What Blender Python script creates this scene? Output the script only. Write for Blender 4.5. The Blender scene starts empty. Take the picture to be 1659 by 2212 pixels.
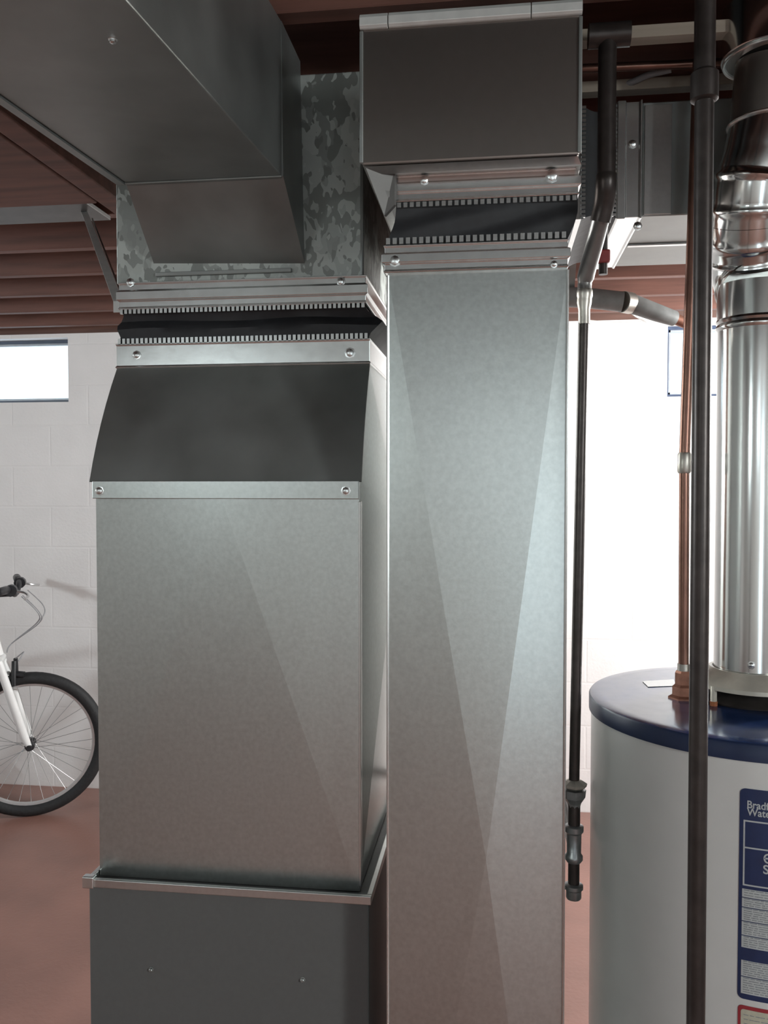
import bpy, bmesh, math, random
from mathutils import Vector, Matrix, Euler
random.seed(7)
SC = bpy.context.scene
COL = SC.collection
R = math.radians

# ------------------------------------------------------------------ camera
CAM = Vector((0.0, 0.0, 1.53))
ROT = Euler((R(90 - 1.8), 0.0, R(7.5)), 'XYZ')
F = 1850.0
cd = bpy.data.cameras.new('camera')
cam = bpy.data.objects.new('camera', cd)
COL.objects.link(cam)
cam.location = CAM
cam.rotation_euler = ROT
cd.sensor_fit = 'VERTICAL'
cd.sensor_height = 36.0
cd.lens = F / 2212.0 * 36.0
cd.clip_start = 0.02
SC.camera = cam
RM = ROT.to_matrix()

# ------------------------------------------------------------------ view, world, daylight and added light
SC.view_settings.view_transform = 'Standard'
SC.view_settings.look = 'None'
SC.view_settings.gamma = 1.0
SC.view_settings.use_curve_mapping = False
SC.view_settings.exposure = 0.42
SC.cycles.use_denoising = True
SC.cycles.max_bounces = 10
SC.cycles.sample_clamp_indirect = 6.0
W = bpy.data.worlds.new('sky')
SC.world = W
W.use_nodes = True
W.node_tree.nodes['Background'].inputs[0].default_value = (0.78, 0.90, 1.0, 1)
W.node_tree.nodes['Background'].inputs[1].default_value = 1.8


def daylight(name, loc, target, sx, sy, power, color=(1, 1, 1)):
    """area lamp at a wall opening; some openings are added for light"""
    l = bpy.data.lights.new(name, 'AREA')
    l.shape = 'RECTANGLE'
    l.size = sx
    l.size_y = sy
    l.energy = power
    l.color = color
    o = bpy.data.objects.new(name, l)
    COL.objects.link(o)
    o.location = loc
    d = Vector(target) - Vector(loc)
    o.rotation_euler = d.to_track_quat('-Z', 'Y').to_euler()
    return o


# room extents
WALL_Y, WALL_L, WALL_R, WALL_F = 4.05, -4.2, 2.30, -3.6
Z_J, Z_C = 2.285, 2.52          # joist undersides, subfloor
daylight('daylight_right_window', (WALL_R + 0.12, 3.05, 1.93), (0.4, 3.9, 1.25), 0.78, 0.36, 175, (1, 0.98, 0.96))
daylight('daylight_left_window', (WALL_L - 0.12, 1.0, 1.93), (0, 1.6, 1.2), 0.78, 0.36, 62, (0.93, 0.98, 1.0))
daylight('added_light_rear_left', (-2.2, WALL_F - 0.12, 1.93), (-1.0, 1.5, 1.1), 0.78, 0.36, 9, (0.94, 1.0, 0.99))  # lamp at an unseen rear window, added to light the room
daylight('added_light_rear_middle', (0.05, WALL_F - 0.12, 1.93), (0.2, 1.5, 1.1), 0.78, 0.36, 2.2, (1.0, 0.98, 0.97))  # lamp at an added unseen window, placed for a highlight on the tall duct
daylight('added_light_rear_door', (1.2, WALL_F - 0.13, 1.05), (0.6, 1.5, 1.0), 0.80, 1.9, 4.5, (0.97, 1.0, 0.98))  # lamp at an added glass door, brightens the right-hand duct facets

daylight('added_light_right_rear', (WALL_R + 0.12, -1.3, 1.88), (-1.2, -3.1, 1.0), 0.98, 0.5, 135, (0.97, 1.0, 0.985))  # lamp at an added window, brightens the rear wall that the metal reflects


# ------------------------------------------------------------------ helpers
def ray(px, py):
    return RM @ Vector(((px - 829.5) / F, -(py - 1106.0) / F, -1.0))


def PY(px, py, Y):
    d = ray(px, py)
    return CAM + d * ((Y - CAM.y) / d.y)


def PZ(px, py, Z):
    d = ray(px, py)
    return CAM + d * ((Z - CAM.z) / d.z)


def PD(px, py, dep):
    return CAM + ray(px, py) * dep


def proj(p):
    q = RM.transposed() @ (Vector(p) - CAM)
    return (829.5 + F * q.x / -q.z, 1106.0 - F * q.y / -q.z)


def XY(px, Y, py=1048):
    return PY(px, py, Y).x


def ZY(py, Y, px=829):
    return PY(px, py, Y).z


def link(name, me, mat=None, parent=None):
    o = bpy.data.objects.new(name, me)
    COL.objects.link(o)
    if mat is not None:
        me.materials.append(mat)
    if parent is not None:
        o.parent = parent
        o.matrix_parent_inverse = Matrix.Translation(-parent.location)
    return o


def build(name, bm, mat, parent=None, smooth=False, bevel=0.0, seg=2, recalc=True):
    if recalc:
        bmesh.ops.recalc_face_normals(bm, faces=bm.faces[:])
    me = bpy.data.meshes.new(name)
    bm.to_mesh(me)
    bm.free()
    if smooth:
        me.polygons.foreach_set('use_smooth', [True] * len(me.polygons))
        try:
            me.set_sharp_from_angle(angle=R(38))
        except Exception:
            pass
    o = link(name, me, mat, parent)
    if bevel > 0:
        m = o.modifiers.new('bevel', 'BEVEL')
        m.width = bevel
        m.segments = seg
        m.limit_method = 'ANGLE'
        m.angle_limit = R(35)
    return o


def tag(o, label=None, cat=None, group=None, kind=None):
    if label:
        o['label'] = label
    if cat:
        o['category'] = cat
    if group:
        o['group'] = group
    if kind:
        o['kind'] = kind
    return o


def thing(name, loc, label, cat, group=None):
    o = bpy.data.objects.new(name, None)
    COL.objects.link(o)
    o.empty_display_size = 0.05
    o.location = loc
    return tag(o, label, cat, group)


def copy_tree(o, parent=None):
    c = o.copy()
    COL.objects.link(c)
    if parent is not None:
        c.parent = parent
    for ch in [x for x in o.children]:
        copy_tree(ch, c)
    return c


def box(bm, a, b):
    x0, x1 = sorted((a[0], b[0])); y0, y1 = sorted((a[1], b[1])); z0, z1 = sorted((a[2], b[2]))
    v = [bm.verts.new(p) for p in ((x0, y0, z0), (x1, y0, z0), (x1, y1, z0), (x0, y1, z0),
                                   (x0, y0, z1), (x1, y0, z1), (x1, y1, z1), (x0, y1, z1))]
    for f in ((3, 2, 1, 0), (4, 5, 6, 7), (0, 1, 5, 4), (1, 2, 6, 5), (2, 3, 7, 6), (3, 0, 4, 7)):
        bm.faces.new([v[i] for i in f])
    return v


def boxm(a, b):
    bm = bmesh.new()
    box(bm, a, b)
    return bm


def loft(rings, bm=None, cap=True, closed=True):
    bm = bm or bmesh.new()
    vs = [[bm.verts.new(p) for p in r] for r in rings]
    n = len(vs[0])
    for a, b in zip(vs, vs[1:]):
        for i in range(n if closed else n - 1):
            j = (i + 1) % n
            bm.faces.new((a[i], a[j], b[j], b[i]))
    if cap:
        bm.faces.new(list(reversed(vs[0])))
        bm.faces.new(vs[-1])
    return bm


def rect(x0, x1, y0, y1, z):
    return [(x0, y0, z), (x1, y0, z), (x1, y1, z), (x0, y1, z)]


def tube(pts, rad, n=16, bm=None, cap=True):
    bm = bm or bmesh.new()
    pts = [Vector(p) for p in pts]
    if not isinstance(rad, (list, tuple)):
        rad = [rad] * len(pts)
    up = None
    rings = []
    for i, p in enumerate(pts):
        if i == 0:
            t = (pts[1] - pts[0]).normalized()
        elif i == len(pts) - 1:
            t = (pts[-1] - pts[-2]).normalized()
        else:
            t = ((pts[i] - pts[i - 1]).normalized() + (pts[i + 1] - pts[i]).normalized()).normalized()
        if up is None:
            up = Vector((0, 1, 0)) if abs(t.y) < 0.9 else Vector((1, 0, 0))
        a = t.cross(up).normalized()
        up = a.cross(t).normalized()
        rings.append([p + (a * math.cos(2 * math.pi * k / n) + up * math.sin(2 * math.pi * k / n)) * rad[i] for k in range(n)])
    return loft(rings, bm, cap)


def smoothpath(pts, k=6):
    pts = [Vector(p) for p in pts]
    out = []
    for i in range(len(pts) - 1):
        p0 = pts[max(i - 1, 0)]; p1 = pts[i]; p2 = pts[i + 1]; p3 = pts[min(i + 2, len(pts) - 1)]
        for j in range(k):
            t = j / k
            out.append(0.5 * ((2 * p1) + (-p0 + p2) * t + (2 * p0 - 5 * p1 + 4 * p2 - p3) * t * t + (-p0 + 3 * p1 - 3 * p2 + p3) * t ** 3))
    out.append(pts[-1])
    return out


def lathe(prof, c, n=32, bm=None, cap=True, axis='Z'):
    """prof: list of (radius, height) turned about c"""
    rings = []
    for r, h in prof:
        ring = []
        for k in range(n):
            a = 2 * math.pi * k / n
            u, v = r * math.cos(a), r * math.sin(a)
            if axis == 'Z':
                ring.append((c[0] + u, c[1] + v, c[2] + h))
            elif axis == 'X':
                ring.append((c[0] + h, c[1] + u, c[2] + v))
            else:
                ring.append((c[0] + u, c[1] + h, c[2] + v))
        rings.append(ring)
    return loft(rings, bm, cap)


# ------------------------------------------------------------------ materials
def mat(name, color, rough=0.5, metal=0.0, var=0.0, scale=20.0, bump=0.0, bscale=None, rvar=0.0,
        stretch=(1, 1, 1), coat=0.0, spec=0.5, kind='noise', color2=None, detail=4.0):
    m = bpy.data.materials.new(name)
    m.use_nodes = True
    nt = m.node_tree
    b = nt.nodes['Principled BSDF']
    b.inputs['Base Color'].default_value = (*color, 1)
    b.inputs['Roughness'].default_value = rough
    b.inputs['Metallic'].default_value = metal
    b.inputs['Specular IOR Level'].default_value = spec
    if coat:
        b.inputs['Coat Weight'].default_value = coat
        b.inputs['Coat Roughness'].default_value = 0.08
    tc = nt.nodes.new('ShaderNodeTexCoord')
    mp = nt.nodes.new('ShaderNodeMapping')
    mp.inputs['Scale'].default_value = stretch
    nt.links.new(tc.outputs['Object'], mp.inputs[0])
    if kind == 'voronoi':
        n = nt.nodes.new('ShaderNodeTexVoronoi')
        n.inputs['Scale'].default_value = scale
        sep = nt.nodes.new('ShaderNodeSeparateColor')
        nt.links.new(n.outputs['Color'], sep.inputs[0])
        fac = sep.outputs[0]
        dn = nt.nodes.new('ShaderNodeTexNoise')
        dn.inputs['Scale'].default_value = scale * 0.8
        mx = nt.nodes.new('ShaderNodeMix'); mx.data_type = 'VECTOR'
        mx.inputs[0].default_value = 0.12
        nt.links.new(mp.outputs[0], dn.inputs['Vector'])
        nt.links.new(mp.outputs[0], mx.inputs[4])
        nt.links.new(dn.outputs['Color'], mx.inputs[5])
        nt.links.new(mx.outputs[1], n.inputs['Vector'])
    else:
        n = nt.nodes.new('ShaderNodeTexNoise')
        n.inputs['Scale'].default_value = scale
        n.inputs['Detail'].default_value = detail
        nt.links.new(mp.outputs[0], n.inputs['Vector'])
        fac = n.outputs[0]
    if var or color2:
        rp = nt.nodes.new('ShaderNodeValToRGB')
        rp.color_ramp.elements[0].position = 0.3
        rp.color_ramp.elements[1].position = 0.7
        c2 = color2 or tuple(min(1, c * (1 + var)) for c in color)
        c1 = color if color2 else tuple(c * (1 - var) for c in color)
        rp.color_ramp.elements[0].color = (*c1, 1)
        rp.color_ramp.elements[1].color = (*c2, 1)
        nt.links.new(fac, rp.inputs[0])
        nt.links.new(rp.outputs[0], b.inputs['Base Color'])
    if rvar:
        mr = nt.nodes.new('ShaderNodeMapRange')
        mr.inputs['To Min'].default_value = rough - rvar
        mr.inputs['To Max'].default_value = rough + rvar
        nt.links.new(fac, mr.inputs[0])
        nt.links.new(mr.outputs[0], b.inputs['Roughness'])
    if bump:
        bp = nt.nodes.new('ShaderNodeBump')
        bp.inputs['Strength'].default_value = 1.0
        bp.inputs['Distance'].default_value = bump
        if bscale:
            n2 = nt.nodes.new('ShaderNodeTexNoise')
            n2.inputs['Scale'].default_value = bscale
            n2.inputs['Detail'].default_value = 3.0
            nt.links.new(mp.outputs[0], n2.inputs['Vector'])
            nt.links.new(n2.outputs[0], bp.inputs['Height'])
        else:
            nt.links.new(fac, bp.inputs['Height'])
        nt.links.new(bp.outputs[0], b.inputs['Normal'])
    return m


def block_wall_mat(nm='painted_block', c=(0.80, 0.775, 0.765)):
    m = mat(nm, c, 0.55, var=0.03, scale=6)
    nt = m.node_tree
    b = nt.nodes['Principled BSDF']
    tc = nt.nodes.new('ShaderNodeTexCoord')
    sp = nt.nodes.new('ShaderNodeSeparateXYZ')
    ad = nt.nodes.new('ShaderNodeMath'); ad.operation = 'ADD'
    cb = nt.nodes.new('ShaderNodeCombineXYZ')
    nt.links.new(tc.outputs['Object'], sp.inputs[0])
    nt.links.new(sp.outputs[0], ad.inputs[0])
    nt.links.new(sp.outputs[1], ad.inputs[1])
    nt.links.new(ad.outputs[0], cb.inputs[0])
    nt.links.new(sp.outputs[2], cb.inputs[1])
    br = nt.nodes.new('ShaderNodeTexBrick')
    br.inputs['Scale'].default_value = 1.0
    br.inputs['Brick Width'].default_value = 0.406
    br.inputs['Row Height'].default_value = 0.203
    br.inputs['Mortar Size'].default_value = 0.006
    br.inputs['Mortar Smooth'].default_value = 0.6
    nt.links.new(cb.outputs[0], br.inputs['Vector'])
    ns = nt.nodes.new('ShaderNodeTexNoise')
    ns.inputs['Scale'].default_value = 90
    nt.links.new(tc.outputs['Object'], ns.inputs['Vector'])
    b1 = nt.nodes.new('ShaderNodeBump')
    b1.inputs['Distance'].default_value = 0.0005
    b1.invert = True
    nt.links.new(br.outputs['Fac'], b1.inputs['Height'])
    b2 = nt.nodes.new('ShaderNodeBump')
    b2.inputs['Distance'].default_value = 0.0006
    nt.links.new(ns.outputs[0], b2.inputs['Height'])
    nt.links.new(b1.outputs[0], b2.inputs['Normal'])
    nt.links.new(b2.outputs[0], b.inputs['Normal'])
    return m


def glass_mat():
    m = bpy.data.materials.new('window_glass')
    m.use_nodes = True
    nt = m.node_tree
    nt.nodes.clear()
    o = nt.nodes.new('ShaderNodeOutputMaterial')
    t = nt.nodes.new('ShaderNodeBsdfTransparent')
    t.inputs[0].default_value = (0.93, 0.97, 0.98, 1)
    g = nt.nodes.new('ShaderNodeBsdfGlossy')
    g.inputs['Roughness'].default_value = 0.03
    x = nt.nodes.new('ShaderNodeMixShader')
    x.inputs[0].default_value = 0.06
    nt.links.new(t.outputs[0], x.inputs[1])
    nt.links.new(g.outputs[0], x.inputs[2])
    nt.links.new(x.outputs[0], o.inputs[0])
    return m


M = dict(
    wall=block_wall_mat(),
    rearwall=block_wall_mat('bare_grey_block', (0.58, 0.56, 0.54)),
    floor=mat('red_painted_concrete', (0.245, 0.125, 0.10), 0.36, var=0.16, scale=3.5, bump=0.0008, bscale=60, rvar=0.06),
    wood=mat('joist_wood', (0.135, 0.056, 0.040), 0.65, var=0.3, scale=5, stretch=(0.6, 8, 8), bump=0.0006),
    wood_edge=mat('rim_wood', (0.12, 0.06, 0.045), 0.7, var=0.3, scale=5, stretch=(0.6, 8, 8)),
    subfloor=mat('subfloor_boards', (0.035, 0.022, 0.018), 0.8, var=0.3, scale=6),
    galv=mat('new_galvanized_steel', (0.525, 0.55, 0.535), 0.325, 1.0, var=0.07, scale=140, rvar=0.02, bump=0.00006, bscale=300),
    galv_side=mat('galvanized_steel_fine', (0.60, 0.595, 0.58), 0.30, 1.0, var=0.04, scale=120, bump=0.00004, bscale=260),
    bright=mat('bright_galvanized_strip', (0.74, 0.75, 0.74), 0.26, 1.0, var=0.05, scale=60, bump=0.0002, bscale=25),
    spangle=mat('old_spangled_galvanized', (0.24, 0.25, 0.235), 0.50, 0.75, kind='voronoi', scale=42, color2=(0.46, 0.48, 0.455), rvar=0.1, stretch=(1, 1, 0.6)),
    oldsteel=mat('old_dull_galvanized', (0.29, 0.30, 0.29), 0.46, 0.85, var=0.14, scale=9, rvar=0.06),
    boxsteel=mat('dull_box_steel', (0.31, 0.28, 0.26), 0.30, 0.95, var=0.02, scale=60),
    cabinet=mat('grey_painted_cabinet', (0.095, 0.095, 0.093), 0.42, 0.0, var=0.04, scale=120, spec=0.5),
    fabric=mat('black_coated_fabric', (0.010, 0.010, 0.012), 0.55, 0, var=0.3, scale=40, bump=0.001, bscale=30),
    iron=mat('black_iron_pipe', (0.05, 0.041, 0.038), 0.36, 0.6, var=0.2, scale=50, bump=0.0002),
    greypipe=mat('dull_steel_conduit', (0.30, 0.29, 0.28), 0.38, 0.8, var=0.12, scale=30),
    fitting=mat('cast_fitting', (0.26, 0.265, 0.27), 0.32, 0.8, var=0.2, scale=60, bump=0.0003),
    copper=mat('aged_copper', (0.20, 0.105, 0.08), 0.33, 0.85, var=0.2, scale=18, rvar=0.07),
    copper_fit=mat('rusty_copper_fitting', (0.27, 0.12, 0.08), 0.5, 0.6, var=0.25, scale=60),
    solder=mat('solder', (0.45, 0.42, 0.38), 0.4, 0.9, var=0.1, scale=60),
    flue=mat('shiny_vent_pipe', (0.70, 0.71, 0.70), 0.17, 1.0, var=0.06, scale=12, bump=0.0004, bscale=12, stretch=(1, 1, 0.25)),
    tank=mat('grey_tank_enamel', (0.64, 0.64, 0.625), 0.28, 0.0, var=0.02, scale=20, spec=0.6),
    lid=mat('blue_lid_enamel', (0.016, 0.035, 0.11), 0.16, 0.0, var=0.3, scale=30, rvar=0.07, spec=0.5, coat=0.0),
    rim=mat('blue_rim_enamel', (0.007, 0.018, 0.062), 0.4, 0.0, var=0.08, scale=30),
    hood=mat('draft_hood_metal', (0.62, 0.57, 0.49), 0.36, 0.35, var=0.15, scale=30),
    hood_in=mat('dark_hood_metal', (0.05, 0.042, 0.038), 0.7, 0.3, var=0.3, scale=40),  # dark tone for the throat under the draft hood
    rust=mat('rusted_foot', (0.40, 0.14, 0.06), 0.7, 0.2, var=0.3, scale=90),
    label_blue=mat('label_blue', (0.012, 0.026, 0.085), 0.35, var=0.1, scale=60),
    label_white=mat('label_white', (0.46, 0.48, 0.48), 0.45, var=0.04, scale=120),
    label_grey=mat('label_ink', (0.24, 0.255, 0.27), 0.5, var=0.25, scale=400),
    label_cream=mat('label_cream', (0.50, 0.48, 0.38), 0.5, var=0.08, scale=200),
    label_red=mat('label_red', (0.30, 0.025, 0.035), 0.45, var=0.1, scale=60),
    rubber=mat('tyre_rubber', (0.013, 0.013, 0.014), 0.7, var=0.2, scale=80, bump=0.002, bscale=70),
    blackplastic=mat('black_plastic', (0.014, 0.014, 0.016), 0.4, var=0.2, scale=40),
    alloy=mat('rim_alloy', (0.62, 0.62, 0.62), 0.32, 0.9, var=0.05, scale=40),
    bikewhite=mat('white_bike_paint', (0.78, 0.78, 0.77), 0.25, var=0.03, scale=20),
    bikedark=mat('dark_bike_paint', (0.05, 0.055, 0.065), 0.3, var=0.1, scale=20),
    steelwire=mat('steel_wire', (0.32, 0.32, 0.32), 0.4, 0.8, var=0.1, scale=40),
    cablegrey=mat('grey_cable_housing', (0.30, 0.30, 0.31), 0.5, var=0.1, scale=40),
    whitecable=mat('white_cable', (0.70, 0.69, 0.66), 0.5, var=0.06, scale=40),
    foam=mat('grey_pipe_insulation', (0.20, 0.205, 0.20), 0.5, var=0.15, scale=30, bump=0.0004),
    strapmetal=mat('bright_strap', (0.60, 0.60, 0.58), 0.4, 0.35, var=0.06, scale=40),
    pan=mat('dull_dark_sheet', (0.12, 0.115, 0.11), 0.5, 0.6, var=0.1, scale=20),
    redtag=mat('red_valve_plastic', (0.22, 0.03, 0.03), 0.45, var=0.1, scale=40),
    lightwood=mat('pale_wood_strip', (0.30, 0.25, 0.20), 0.7, var=0.15, scale=6, stretch=(0.6, 8, 8)),
    frame=mat('dark_window_frame', (0.035, 0.05, 0.09), 0.4, var=0.15, scale=20),
    framelight=mat('window_sash', (0.35, 0.37, 0.40), 0.4, 0.3, var=0.1, scale=20),
    glass=glass_mat(),
)

# ------------------------------------------------------------------ room shell
def cut_wall(name, axis, pos, thick, a0, a1, z0, z1, holes, m='wall'):
    """wall slab in the plane axis=pos, growing by thick; holes = (a0,a1,z0,z1)"""
    bm = bmesh.new()
    As = sorted({a0, a1, *[h[0] for h in holes], *[h[1] for h in holes]})
    Zs = sorted({z0, z1, *[h[2] for h in holes], *[h[3] for h in holes]})
    V = {}

    def vert(a, z, d):
        k = (round(a, 5), round(z, 5), d)
        if k not in V:
            q = pos + d * thick
            V[k] = bm.verts.new((a, q, z) if axis == 'Y' else (q, a, z))
        return V[k]

    def solid(i, j):
        if i < 0 or j < 0 or i >= len(As) - 1 or j >= len(Zs) - 1:
            return False
        ac, zc = (As[i] + As[i + 1]) / 2, (Zs[j] + Zs[j + 1]) / 2
        return not any(h[0] < ac < h[1] and h[2] < zc < h[3] for h in holes)
    for i in range(len(As) - 1):
        for j in range(len(Zs) - 1):
            if not solid(i, j):
                continue
            a, b, c, d = As[i], As[i + 1], Zs[j], Zs[j + 1]
            for s in (0, 1):
                bm.faces.new([vert(a, c, s), vert(b, c, s), vert(b, d, s), vert(a, d, s)])
            for (ii, jj, p, q) in ((i - 1, j, (a, c), (a, d)), (i + 1, j, (b, c), (b, d)), (i, j - 1, (a, c), (b, c)), (i, j + 1, (a, d), (b, d))):
                if not solid(ii, jj):
                    bm.faces.new([vert(*p, 0), vert(*q, 0), vert(*q, 1), vert(*p, 1)])
    return tag(build(name, bm, M[m]), kind='structure')


T = 0.2
wl1 = PY(148, 868, WALL_Y)
wl_top = PY(148, 722, WALL_Y).z
wl_x1, wl_z0 = wl1.x, wl1.z
wl_x0 = wl_x1 - 0.80
wr0 = PY(1441, 857, WALL_Y)
wr_x0, wr_z0 = wr0.x, wr0.z
wr_x1 = wr_x0 + 0.80
wr_top = PY(1441, 700, WALL_Y).z
wl_top = min(wl_top, Z_J - 0.02); wr_top = min(wr_top, Z_J - 0.02)
print('windows', wl_x0, wl_x1, wl_z0, wl_top, wr_x0, wr_x1, wr_z0, wr_top)
WZ0, WZ1 = 1.76, 2.12
cut_wall('wall_back', 'Y', WALL_Y, T, WALL_L - T, WALL_R + T, 0, 2.285, [(wl_x0, wl_x1, wl_z0, wl_top), (wr_x0, wr_x1, wr_z0, wr_top)])
cut_wall('wall_right', 'X', WALL_R, T, WALL_F, WALL_Y, 0, Z_C, [(2.65, 3.45, WZ0, WZ1), (-1.8, -0.8, 1.62, WZ1)])
cut_wall('wall_left', 'X', WALL_L, -T, WALL_F, WALL_Y, 0, Z_C, [(0.6, 1.4, WZ0, WZ1)])
cut_wall('wall_front', 'Y', WALL_F, -T, WALL_L - T, WALL_R + T, 0, Z_C, [(-2.6, -1.8, WZ0, WZ1), (-0.35, 0.45, WZ0, WZ1), (0.8, 1.6, 0.0, 2.05)], 'rearwall')
tag(build('floor', boxm((WALL_L - T, WALL_F - T, -0.15), (WALL_R + T, WALL_Y + T, 0)), M['floor']), kind='structure')
tag(build('ceiling', boxm((WALL_L - T, WALL_F - T, Z_C), (WALL_R + T, WALL_Y + T, Z_C + 0.1)), M['subfloor']), kind='structure')
tag(build('trim_1', boxm((WALL_L, WALL_Y - 0.0, 2.285), (WALL_R, WALL_Y + 0.19, Z_C)), M['wood_edge']), kind='structure')


def window(n, axis, pos, a0, a1, z0, z1, sgn):
    """frame and pane set in the opening; sgn = direction outwards"""
    d0, d1 = pos + sgn * 0.06, pos + sgn * 0.11
    w = 0.016

    def P(a, d, z):
        return (a, d, z) if axis == 'Y' else (d, a, z)
    root = bpy.data.objects.new('window_%d' % n, None)
    COL.objects.link(root)
    root.location = P((a0 + a1) / 2, d0, z0)
    root['kind'] = 'structure'
    e = 0.001
    bm = bmesh.new()
    for (x0, x1, y0, y1) in ((a0 + e, a0 + w, z0 + e, z1 - e), (a1 - w, a1 - e, z0 + e, z1 - e), (a0 + w, a1 - w, z0 + e, z0 + w), (a0 + w, a1 - w, z1 - w, z1 - e)):
        box(bm, P(x0, d0, y0), P(x1, d1, y1))
    build('window_frame', bm, M['frame'], root)
    bm = bmesh.new()
    c = (a0 + a1) / 2 if n > 2 else a0 + 0.3 * (a1 - a0)
    w2 = 0.010
    i0, i1, j0, j1 = a0 + w, a1 - w, z0 + w, z1 - w
    dm = d0 + sgn * 0.012
    for (x0, x1, y0, y1) in ((i0, i0 + w2, j0, j1), (i1 - w2, i1, j0, j1), (i0, i1, j0, j0 + w2), (i0, i1, j1 - w2, j1)):
        box(bm, P(x0, dm, y0), P(x1, dm + sgn * 0.02, y1))
    build('sash', bm, M['framelight'], root)
    build('pane', boxm(P(i0 + .002, dm + sgn * 0.008, j0 + .002), P(i1 - .002, dm + sgn * 0.012, j1 - .002)), M['glass'], root)
    return root


window(1, 'Y', WALL_Y, wl_x0, wl_x1, wl_z0, wl_top, 1)
window(2, 'Y', WALL_Y, wr_x0, wr_x1, wr_z0, wr_top, 1)
window(3, 'X', WALL_R, 2.65, 3.45, WZ0, WZ1, 1)
window(4, 'X', WALL_L, 0.6, 1.4, WZ0, WZ1, -1)
window(5, 'Y', WALL_F, -2.6, -1.8, WZ0, WZ1, -1)  # unseen window, added for light from behind the camera
window(6, 'Y', WALL_F, -0.35, 0.45, WZ0, WZ1, -1)  # unseen window, added for the highlight on the tall duct
window(7, 'X', WALL_R, -1.8, -0.8, 1.62, WZ1, 1)  # unseen window, added to brighten the rear half of the room
for o_ in ['added_door_1']:
    dr = window(8, 'Y', WALL_F, 0.8, 1.6, 0.0, 2.05, -1)  # unseen glass door, added for its reflection in the sheet metal
    dr.name = 'added_door_1'
    for ch in dr.children:
        if ch.name.startswith('window_frame'):
            ch.name = 'added_door_frame'

# ------------------------------------------------------------------ floor joists, one object each
jproto = None
ORD = ['nearest the far block wall', 'second from the far block wall', 'third from the far block wall', 'fourth from the far block wall',
       'fifth from the far block wall', 'sixth from the far block wall', 'seventh from the far block wall', 'eighth from the far block wall',
       'ninth from the far block wall', 'tenth from the far block wall', 'eleventh from the far block wall', 'twelfth from the far block wall', 'thirteenth from the far block wall']
k = 0
y = 3.86
while y > 0.4:
    if jproto is None:
        jproto = build('floor_joist', boxm((WALL_L, -0.019, 0), (WALL_R, 0.019, Z_C - Z_J)), M['wood'], bevel=0.002, seg=1)
        o = jproto
    else:
        o = jproto.copy()
        COL.objects.link(o)
    o.location = (0, y, Z_J)
    tag(o, 'reddish brown wooden floor joist overhead, ' + ORD[k], 'joist', 'floor joists overhead')
    k += 1
    y -= 0.31


# ------------------------------------------------------------------ duct parts
def screw(p, parent, nrm=(0, -1, 0), r=0.006, m='bright'):
    q = Vector((0, 0, 1)).rotation_difference(Vector(nrm)).to_matrix()
    rings = []
    for rr, h in ((r * 1.35, 0), (r * 1.35, 0.001), (r, 0.0012), (r * 0.95, 0.004), (r * 0.6, 0.005)):
        rings.append([Vector(p) + q @ Vector((rr * math.cos(a * math.pi / 4), rr * math.sin(a * math.pi / 4), h)) for a in range(8)])
    return build('screw', loft(rings), M[m], parent, smooth=True)


def collar(name, parent, x0, x1, y0, y1, z0, z1, bead=True, lip_top=False, m='bright'):
    h = z1 - z0
    if bead:
        prof = [(0, .0), (0.02, .002), (0.06, .002), (0.10, .0006), (0.30, .0006), (0.36, .0045), (0.66, .0045), (0.72, .0006), (0.92, .0006), (0.95, .002), (1, .002)]
    else:
        prof = [(0, .0015), (0.05, .003), (0.10, .0008), (0.9, .0008), (0.96, .002), (1, .002)]
    if lip_top:
        prof = [(1 - a, b) for a, b in prof][::-1]
    rings = [rect(x0 - o, x1 + o, y0 - o, y1 + o, z0 + t * h) for t, o in prof]
    return build(name, loft(rings), M[m], parent, bevel=0.0006, seg=1)


def teeth(parent, x0, x1, y, z0, z1, n, dy=0.004, m='bright', duty=0.62):
    bm = bmesh.new()
    s = (x1 - x0) / n
    for i in range(n):
        a = x0 + i * s + s * (1 - duty) / 2
        box(bm, (a, y - 0.001, z0), (a + s * duty, y + dy, z1))
    return build('crimped_edge', bm, M[m], parent)


def fan(bm, corners, apex):
    c = [bm.verts.new(p) for p in corners]
    a = bm.verts.new(apex)
    for i in range(len(c)):
        bm.faces.new((c[i], c[(i + 1) % len(c)], a))


# ===== furnace (left bottom) =====
FY = 1.33
fx0, fx1 = XY(192, FY, 1950), XY(797, FY, 1950)
fz = ZY(1930, FY, 497)
fur = thing('furnace', ((fx0 + fx1) / 2, FY + 0.36, 0), 'dull grey furnace cabinet standing on the floor under the left duct transition', 'furnace')
build('cabinet', boxm((fx0, FY, 0.02), (fx1, FY + 0.72, fz)), M['cabinet'], fur, bevel=0.003)
build('base', boxm((fx0 + 0.01, FY + 0.01, 0), (fx1 - 0.01, FY + 0.71, 0.02)), M['iron'], fur)
build('access_door', boxm((fx0 + 0.012, FY - 0.006, 0.06), (fx1 - 0.012, FY, 0.45)), M['cabinet'], fur, bevel=0.003)
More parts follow.
